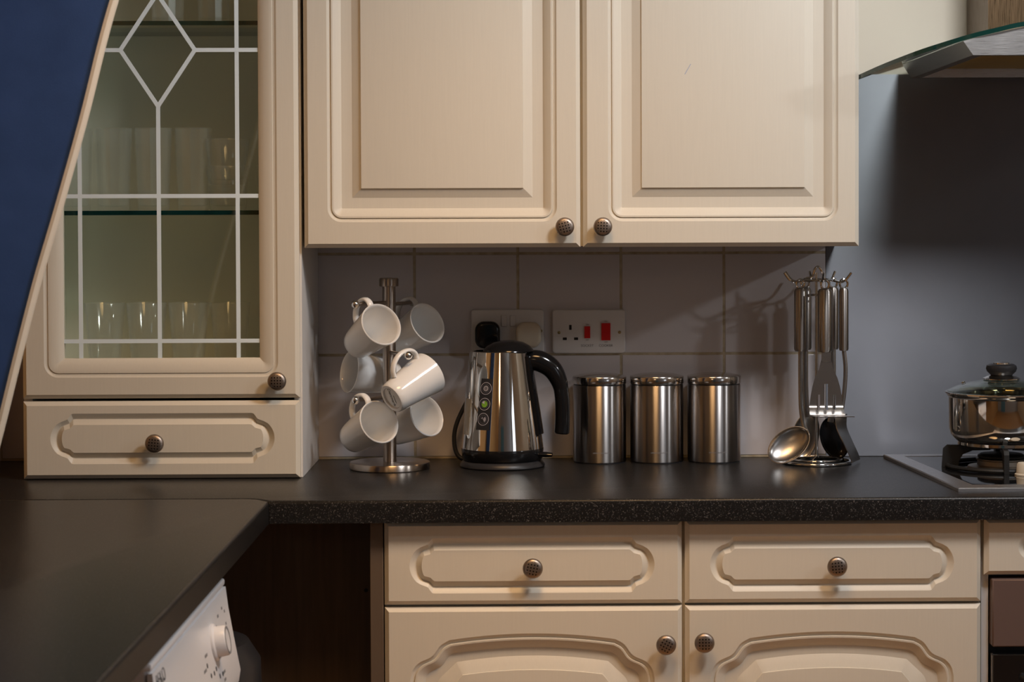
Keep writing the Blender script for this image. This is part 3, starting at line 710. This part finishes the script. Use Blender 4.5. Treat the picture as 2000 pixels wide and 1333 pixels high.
MUGB = lathe(mp, 56); bmesh.ops.recalc_face_normals(MUGB, faces=MUGB.faces[:]); MUGBODY = bpy.data.meshes.new('mug_body'); MUGB.to_mesh(MUGBODY); MUGB.free()
hpts = [(.0365, 0, .082), (.047, 0, .0845), (.0575, 0, .078), (.0630, 0, .064), (.0620, 0, .048), (.0545, 0, .034), (.0440, 0, .0255), (.0325, 0, .0225)]
HB = tube(catmull(hpts, 6), .0052, 12, flat=(1.25, .72), upv=(0, 1, 0)); bmesh.ops.recalc_face_normals(HB, faces=HB.faces[:]); MUGH = bpy.data.meshes.new('mug_handle'); HB.to_mesh(MUGH); HB.free()
for me in (MUGBODY, MUGH):
    me.materials.append(porc); me.polygons.foreach_set('use_smooth', [True]*len(me.polygons)); me.set_sharp_from_angle(angle=math.radians(50))
def mug(rim, a, roll, label):
    a = Vector(a).normalized(); h = Vector((0, 0, 1)); h = (h-a*h.dot(a)).normalized()
    h = Matrix.Rotation(roll, 3, a) @ h; s = a.cross(h)
    R = Matrix((h, s, a)).transposed()
    o = thing('mug', label, 'mug', Vector(rim)-a*MH, 'white mugs on the mug tree'); o.rotation_euler = R.to_euler()
    for nm, me in (('body', MUGBODY), ('handle', MUGH)):
        c = bpy.data.objects.new(nm, me); C.objects.link(c); c.parent = o
    # point under the top of the handle loop (where the peg passes)
    best = max(((h*p.x+a*p.z).z, p) for p in catmull(hpts, 6))[1]
    inn_ = Vector((best.x, 0, best.z)); cen = Vector((.047, 0, .055)); q = inn_+(cen-inn_).normalized()*.0105
    return o, Vector(rim)-a*MH+h*q.x+a*q.z, s
MUGS = [((-.2455, -.2560, 1.1748), (.50, -.72, .40), .12, 'white mug hanging mouth forward at the upper left of the mug tree', (.024, 1)),
        ((-.1680, -.1300, 1.1710), (.62, -.62, .40), .05, 'white mug hanging behind the pole at the upper right of the mug tree', (.016, 1)),
        ((-.3160, -.1350, 1.0800), (-.86, -.48, .16), 0, 'white mug hanging at the middle left, its mouth turned left', (.010, 1)),
        ((-.1610, -.2150, 1.0835), (.66, .58, .43), .0, 'bright white mug showing its stamped underside, hanging at the middle right', (.010, 1)),
        ((-.2500, -.2600, .9975), (.55, -.72, .37), .12, 'white mug hanging lowest at the left of the mug tree', (.014, 1)),
        ((-.1700, -.1300, .9960), (.64, -.62, .34), .05, 'white mug hanging lowest at the right, partly behind the bright mug', (.012, 1))]
for rim, a, roll, lab, (ext, sg) in MUGS:
    o, pp, s = mug(rim, a, roll, lab)
    d = Vector((pp.x-TX, pp.y-TY, 0)); dn = d.normalized(); end = Vector((TX, TY, pp.z))+dn*(d.length+ext)
    pg = obj('peg', tube([(TX+dn.x*.011, TY+dn.y*.011, pp.z), end], .0037, 12), tree_m, mt_)
    obj('peg_ball', sphere(end, .0078), chrome, pg)
    if 'stamped' in lab:
        rot = Matrix(((-1, 0, 0), (0, 1, 0), (0, 0, -1)))
        text('maker_stamp', 'Denmark', ink_m, o, (.001, -.002, .0028), .0098, rot, .0001, world=False)
        text('maker_stamp', 'porcelain', grey_ink, o, (-.003, .0055, .0028), .0042, rot, .0001, world=False)

# ------------------------------------------------------------------ utensil rack
RX, RY = .566, -.110
ur = thing('utensil_rack', 'chrome wire utensil stand with ring base and hooks', 'utensil rack', (RX, RY, .9))
def circ(r, z, n=40): return [(RX+r*math.cos(2*PI*k/n), RY+r*math.sin(2*PI*k/n), z) for k in range(n)]
t = tube(circ(.0635, .9032), .0032, 10, True); tube(circ(.046, .9075), .0028, 10, True, bm=t)
for a in (.4, 2.5, 4.4): tube([(RX+.0635*math.cos(a), RY+.0635*math.sin(a), .9035), (RX+.046*math.cos(a), RY+.046*math.sin(a), .9075), (RX+.004*math.cos(a), RY+.004*math.sin(a), .912)], .002, 8, bm=t)
obj('ring_base', t, chrome, ur)
obj('rod', tube([(RX, RY, .909), (RX, RY, 1.245), (RX, RY, 1.262)], .0030, 10), chrome, ur)
t = tube(circ(.030, 1.2475), .0026, 8, True); tube(circ(.014, 1.2195, 24), .0018, 8, True, bm=t)
tube(catmull([(RX-.020, RY, 1.2505), (RX-.008, RY, 1.254), (RX-.002, RY, 1.270), (RX+.005, RY, 1.272), (RX+.011, RY, 1.262), (RX+.014, RY, 1.250)], 6), .0024, 8, bm=t)
obj('top_ring', t, chrome, ur)
HK = [PI*1.10, PI*1.52, -PI*.10, PI*.80, PI*.28, PI*.52]
for a in HK:
    c_, s_ = math.cos(a), math.sin(a)
    P = [(RX+r_*c_, RY+r_*s_, z) for r_, z in ((.004, 1.2480), (.030, 1.2470), (.046, 1.2440), (.056, 1.2490), (.0665, 1.2620))]
    obj('hook', tube(catmull(P, 5), .0023, 8), chrome, ur)
def utensil(name, label, a, r0=.046):
    x, y = RX+r0*math.cos(a), RY+r0*math.sin(a)
    o = thing(name, label, 'utensil', (x, y, 1.243)); return o, x, y
def handle(o, x, y, r=.0125, z0=1.1140, z1=1.2330, yf=.8):
    obj('handle', lathe([(0, z0), (r*.85, z0), (r, z0+.0035), (r, z1-.006), (r*.8, z1-.001), (r*.35, z1+.001), (0, z1+.001)], 28, (x, y, 0), fn=lambda v: Vector((v.x, v.y*yf, v.z))), uten_d, o)
    t = tube([(x+.0075*math.cos(2*PI*k/20), y, 1.2405+.0085*math.sin(2*PI*k/20)) for k in range(20)], .0022, 8, True); obj('hanging_loop', t, chrome, o)
def bowl(c, ax_l, ax_w, nrm, L_, W_, D_, m, o, name='bowl', th=.0012, holes=0):
    """shallow ellipsoidal bowl: long axis ax_l, width ax_w, opening normal nrm"""
    t = bmesh.new(); c, l, w, nn = Vector(c), Vector(ax_l).normalized(), Vector(ax_w).normalized(), Vector(nrm).normalized()
    rows = []; NR, NA = 8, 32
    for j in range(NR+1):
        s = j/NR; dep = -D_*math.cos(s*PI/2)**.9 if j < NR else 0; k = math.sin(s*PI/2)
        rows.append([t.verts.new(c+l*(L_*k*math.cos(2*PI*i/NA))+w*(W_*k*math.sin(2*PI*i/NA))+nn*dep) for i in range(NA)] if j else [t.verts.new(c-nn*D_)])
    for A, B in zip(rows, rows[1:]):
        for i in range(NA):
            if len(A) == 1: t.faces.new((A[0], B[i], B[(i+1) % NA]))
            else: t.faces.new((A[i], A[(i+1) % NA], B[(i+1) % NA], B[i]))
    return obj(name, solid(t, th), m, o, smooth=60)
# ladle: front left, open bowl turned to the left front
o, x, y = utensil('ladle', 'steel ladle with its bowl hanging to the left of the rack', HK[0])
x, y = .5345, -.125; handle(o, x-.0005, y, .0125)
obj('stem', tube(catmull([(x, y, 1.117), (x, y, 1.06), (x+.001, y-.002, 1.005), (x+.006, y-.006, .970), (x+.010, y-.010, .9595)], 6), .0052, 12, flat=(.35, 1), upv=(0, 1, 0)), uten_m, o)
bowl((.5085, -.150, .9395), (.80, .06, .58), (.52, -.42, -.70), (-.26, -.86, .44), .0445, .0300, .015, uten_m, o)
# serving spoon behind the ladle
o, x, y = utensil('serving_spoon', 'dark steel serving spoon hanging behind the ladle', HK[3])
x, y = .5480, -.085; handle(o, x, y, .0120)
obj('stem', tube(catmull([(x, y, 1.117), (x, y, 1.05), (x+.002, y, 1.005), (x+.005, y+.001, .985)], 6), .0055, 12, flat=(.35, 1), upv=(0, 1, 0)), uten_m, o)
bowl((.5490, -.082, .9490), (.20, 0, 1), (1, 0, -.2), (0, -1, .1), .046, .026, .012, uten_m, o)
# slotted turner in front
o, x, y = utensil('slotted_turner', 'steel slotted turner hanging at the front of the rack with three slots', HK[1])
x, y = .5760, -.162; handle(o, x-.0010, y, .0140)
pts = [(x-.0075, 1.116), (x+.0085, 1.116), (x+.0085, 1.080), (x+.0110, 1.060), (x+.0225, 1.038), (x+.0335, 1.022), (x+.0345, 1.002)]
def ybend(z): return y-.006-(.020*max(0, (1.016-z)/.016)**2 if z < 1.016 else 0)
t = bmesh.new()
# blade built from columns so that the three slots are real openings
cols_x = [-.0330, -.0178, -.0116, -.0032, .0032, .0116, .0178, .0330]; slot_top = {1: 1.033, 3: 1.055, 5: 1.033}
zrows = [1.000+.0025*k for k in range(41)]
HW = [(1.0, .0330), (1.018, .0310), (1.035, .0285), (1.050, .0258), (1.066, .0212), (1.082, .0135), (1.100, .0092)]
def halfw(z):
    for (z0, w0), (z1, w1) in zip(HW, HW[1:]):
        if z <= z1+1e-6: return w0+(w1-w0)*(z-z0)/(z1-z0)
    return .0092
V = {}
def vert(i, k):
    if (i, k) not in V:
        z = zrows[k]; xx = cols_x[i]*halfw(z)/.0330 if i in (0, 7) else cols_x[i]*min(1, (halfw(z)-.002)/.0190)
        V[(i, k)] = t.verts.new((x+.0005+xx, ybend(z), z))
    return V[(i, k)]
for i in range(7):
    for k in range(40):
        if i in slot_top and 1.005 < zrows[k] < slot_top[i]: continue
        t.faces.new((vert(i, k), vert(i+1, k), vert(i+1, k+1), vert(i, k+1)))
obj('blade', solid(t, .0013), uten_m, o, smooth=60)
t = prism([(x-.0325, y-.0262), (x+.0335, y-.0262), (x+.0470, y-.052), (x-.0180, y-.052)], .9970, .9985, axis='z'); obj('blade_lip', t, uten_m, o, smooth=None)
obj('stem', box(x-.0085, x+.0095, y-.0075, y-.0055, 1.096, 1.118, .0005), uten_m, o)
# skimmer, dark, behind right
o, x, y = utensil('skimmer', 'dark oval spoon hanging behind the turner on the right', HK[4])
x, y = .6010, -.078; handle(o, x+.001, y, .0105)
obj('stem', tube(catmull([(x, y, 1.117), (x, y, 1.05), (x-.002, y, .99), (x-.004, y, .975)], 6), .0062, 12, flat=(.35, 1), upv=(0, 1, 0)), uten_m, o)
bowl((.6050, -.075, .9435), (-.30, 0, 1), (1, 0, .3), (.1, -1, .05), .0415, .0270, .010, black_gl, o, 'bowl')
# edge-on turner at the right
o, x, y = utensil('fish_slice', 'steel turner seen edge-on at the right of the rack', HK[2])
x, y = .6165, -.118; handle(o, x, y, .0092)
obj('stem', tube(catmull([(x, y, 1.117), (x+.0035, y, 1.08), (x+.001, y, 1.035), (x-.0055, y, .992)], 6), .0042, 10, flat=(.5, 1), upv=(0, 1, 0)), uten_m, o)
t = bmesh.new(); path = catmull([(x-.0055, 0, .994), (x-.0045, 0, .968), (x+.0075, 0, .940), (x+.0190, 0, .915), (x+.0225, 0, .904)], 5)
g = []
for k, p in enumerate(path):
    s = k/(len(path)-1); w = .006+.024*min(1, s*2.2); g.append([t.verts.new((p.x+q*.012, y+q*w, p.z)) for q in (-1, -.5, 0, .5, 1)])
for A, B in zip(g, g[1:]):
    for i in range(4): t.faces.new((A[i], A[i+1], B[i+1], B[i]))
obj('blade', solid(t, .0014), uten_m, o, smooth=60)

# ------------------------------------------------------------------ washing machine under the left worktop
wm = thing('washing_machine', 'white washing machine under the left worktop', 'washing machine', (-.72, -1.26, 0))
Y0, Y1 = -1.56, -.96
obj('cabinet', box(-1.0, -.434, Y0+.002, Y1-.002, .01, .83, .004), appl_w, wm)
obj('top_lid', box(-1.0, -.4285, Y0, Y1, .8235, .8340, .003, 2), appl_w, wm)
prf = [(-.4335, .8215), (-.4275, .8215), (-.4235, .790), (-.4140, .738), (-.4060, .697), (-.4085, .680), (-.4335, .680)]
obj('control_panel', prism(prf, Y0, Y1), appl_w, wm, smooth=30)
def onp(z): 
    P = [(.8215, -.4275), (.790, -.4235), (.738, -.4140), (.697, -.4060)]
    for (z0, x0), (z1, x1) in zip(P, P[1:]):
        if z <= z0 and z >= z1: return x0+(x1-x0)*(z0-z)/(z0-z1)
    return -.4275
def pnorm(z): return Vector((1, 0, .185)).normalized()
kz, ky = .7710, -1.125
ax = pnorm(kz)
dl = obj('dial_base', lathe([(0, 0), (.0262, 0), (.0262, .003), (.0240, .005), (0, .005)], 40, (onp(kz), ky, kz), ax), appl_w, wm)
dk = obj('programme_dial', lathe([(0, .005), (.0220, .005), (.0212, .0185), (.0200, .0200), (0, .0200)], 40, (onp(kz), ky, kz), ax), appl_w, wm)
obj('dial_ring', lathe([(.0165, .0201), (.0197, .0201), (.0197, .0207), (.0165, .0207)], 40, (onp(kz), ky, kz), ax, close=True), grey_ink, dk)
TILT = Matrix.Rotation(.185, 3, Vector((0, 1, 0)).cross(Vector((0, 0, 0))) if False else Vector((0, 1, 0)))
ROTW = Matrix.Rotation(-.185, 3, 'Y') @ RIGHTF
def ptxt(s, y, z, size, m=ink_m, nm='lettering'): text(nm, s, m, wm, Vector((onp(z), y, z))+pnorm(z)*.0004, size, ROTW, .0001)
ptxt('BEKO', -1.515, .8065, .024)
random.seed(11)
for (y, z) in ((-1.105, .722), (-1.128, .724), (-1.145, .738), (-1.165, .736), (-1.205, .755), (-1.19, .738), (-1.17, .720), (-1.16, .705)):
    obj('indicator_mark', lathe([(0, 0), (.0034, 0), (.0034, .0005), (0, .0005)], 12, Vector((onp(z), y, z))+pnorm(z)*.0001, pnorm(z)), ink_m, wm)
def dash(y, z, w, h=.0042):
    c = Vector((onp(z), y, z))+pnorm(z)*.0003; u = Vector((-.18, 0, .984))*h/2; v = Vector((0, w/2, 0)); t = bmesh.new()
    t.faces.new([t.verts.new(c+p) for p in (-u-v, -u+v, u+v, u-v)]); obj('printed_mark', t, grey_ink, wm, smooth=None)
for (y, z, w) in ((-1.20, .768, .02), (-1.225, .752, .022), (-1.09, .722, .018), (-1.095, .712, .016), (-1.125, .706, .02), (-1.14, .699, .014), (-1.02, .800, .010), (-1.0, .792, .008), (-1.06, .796, .012), (-1.085, .785, .010), (-1.005, .775, .008), (-1.11, .765, .010), (-1.095, .745, .012), (-1.30, .745, .03), (-1.305, .735, .025), (-1.33, .745, .018)): dash(y, z, w)
obj('door_ring', lathe([(.17, 0), (.19, 0), (.185, .02), (.165, .022)], 48, (-.434, -1.26, .44), (1, 0, 0), close=True), appl_w, wm)
obj('door_glass', lathe([(0, .01), (.1, .012), (.168, .004), (.168, .0), (0, .0)], 48, (-.433, -1.26, .44), (1, 0, 0)), hobglass, wm)

# ------------------------------------------------------------------ bin in the corner
bn_ = thing('pedal_bin', 'dark round bin in the shadowed corner behind the washing machine', 'bin', (-.545, -.74, 0))
obj('body', lathe([(0, .001), (.128, .001), (.130, .01), (.134, .60), (0, .60)], 48, (-.545, -.74, 0)), black_mt, bn_)
obj('lid', lathe([(0, .602), (.139, .602), (.141, .61), (.139, .665), (.120, .695), (.06, .712), (0, .716)], 48, (-.545, -.74, 0)), black_mt, bn_)

# ------------------------------------------------------------------ blue board in the foreground, standing on the left worktop
edge = [(-.5075, 1.785), (-.5430, 1.673), (-.5615, 1.608), (-.5870, 1.5077), (-.6229, 1.3828), (-.6415, 1.3217), (-.6570, 1.2683), (-.6820, 1.1736), (-.7110, 1.0602), (-.7560, .9008)]
edge = [(p.x, p.y) for p in catmull([Vector((x, z, 0)) for x, z in edge], 5)]
bb = thing('blue_board', 'tall blue board with cream edging leaning across the left foreground', 'board', (-.87, -1.15, .9))
E_ = .0078
inner_e = [(x-E_, z) for x, z in edge]
face_poly = inner_e+[(-1.005, .9008), (-1.005, 1.785)]
obj('face', prism(face_poly, -1.162, -1.138), blue_m, bb, smooth=None)
t = bmesh.new()
sec = [(0, -.0135), (.6, -.0130), (1, -.009), (1, .009), (.6, .0130), (0, .0135)]
g = [[t.verts.new((x-E_+.0002+E_*s, -1.15+yy, z)) for s, yy in sec] for x, z in edge]
for A, B in zip(g, g[1:]):
    for i in range(6): t.faces.new((A[i], A[(i+1) % 6], B[(i+1) % 6], B[i]))
t.faces.new(g[0]); t.faces.new(g[-1][::-1])
obj('edging', t, edge_m, bb)
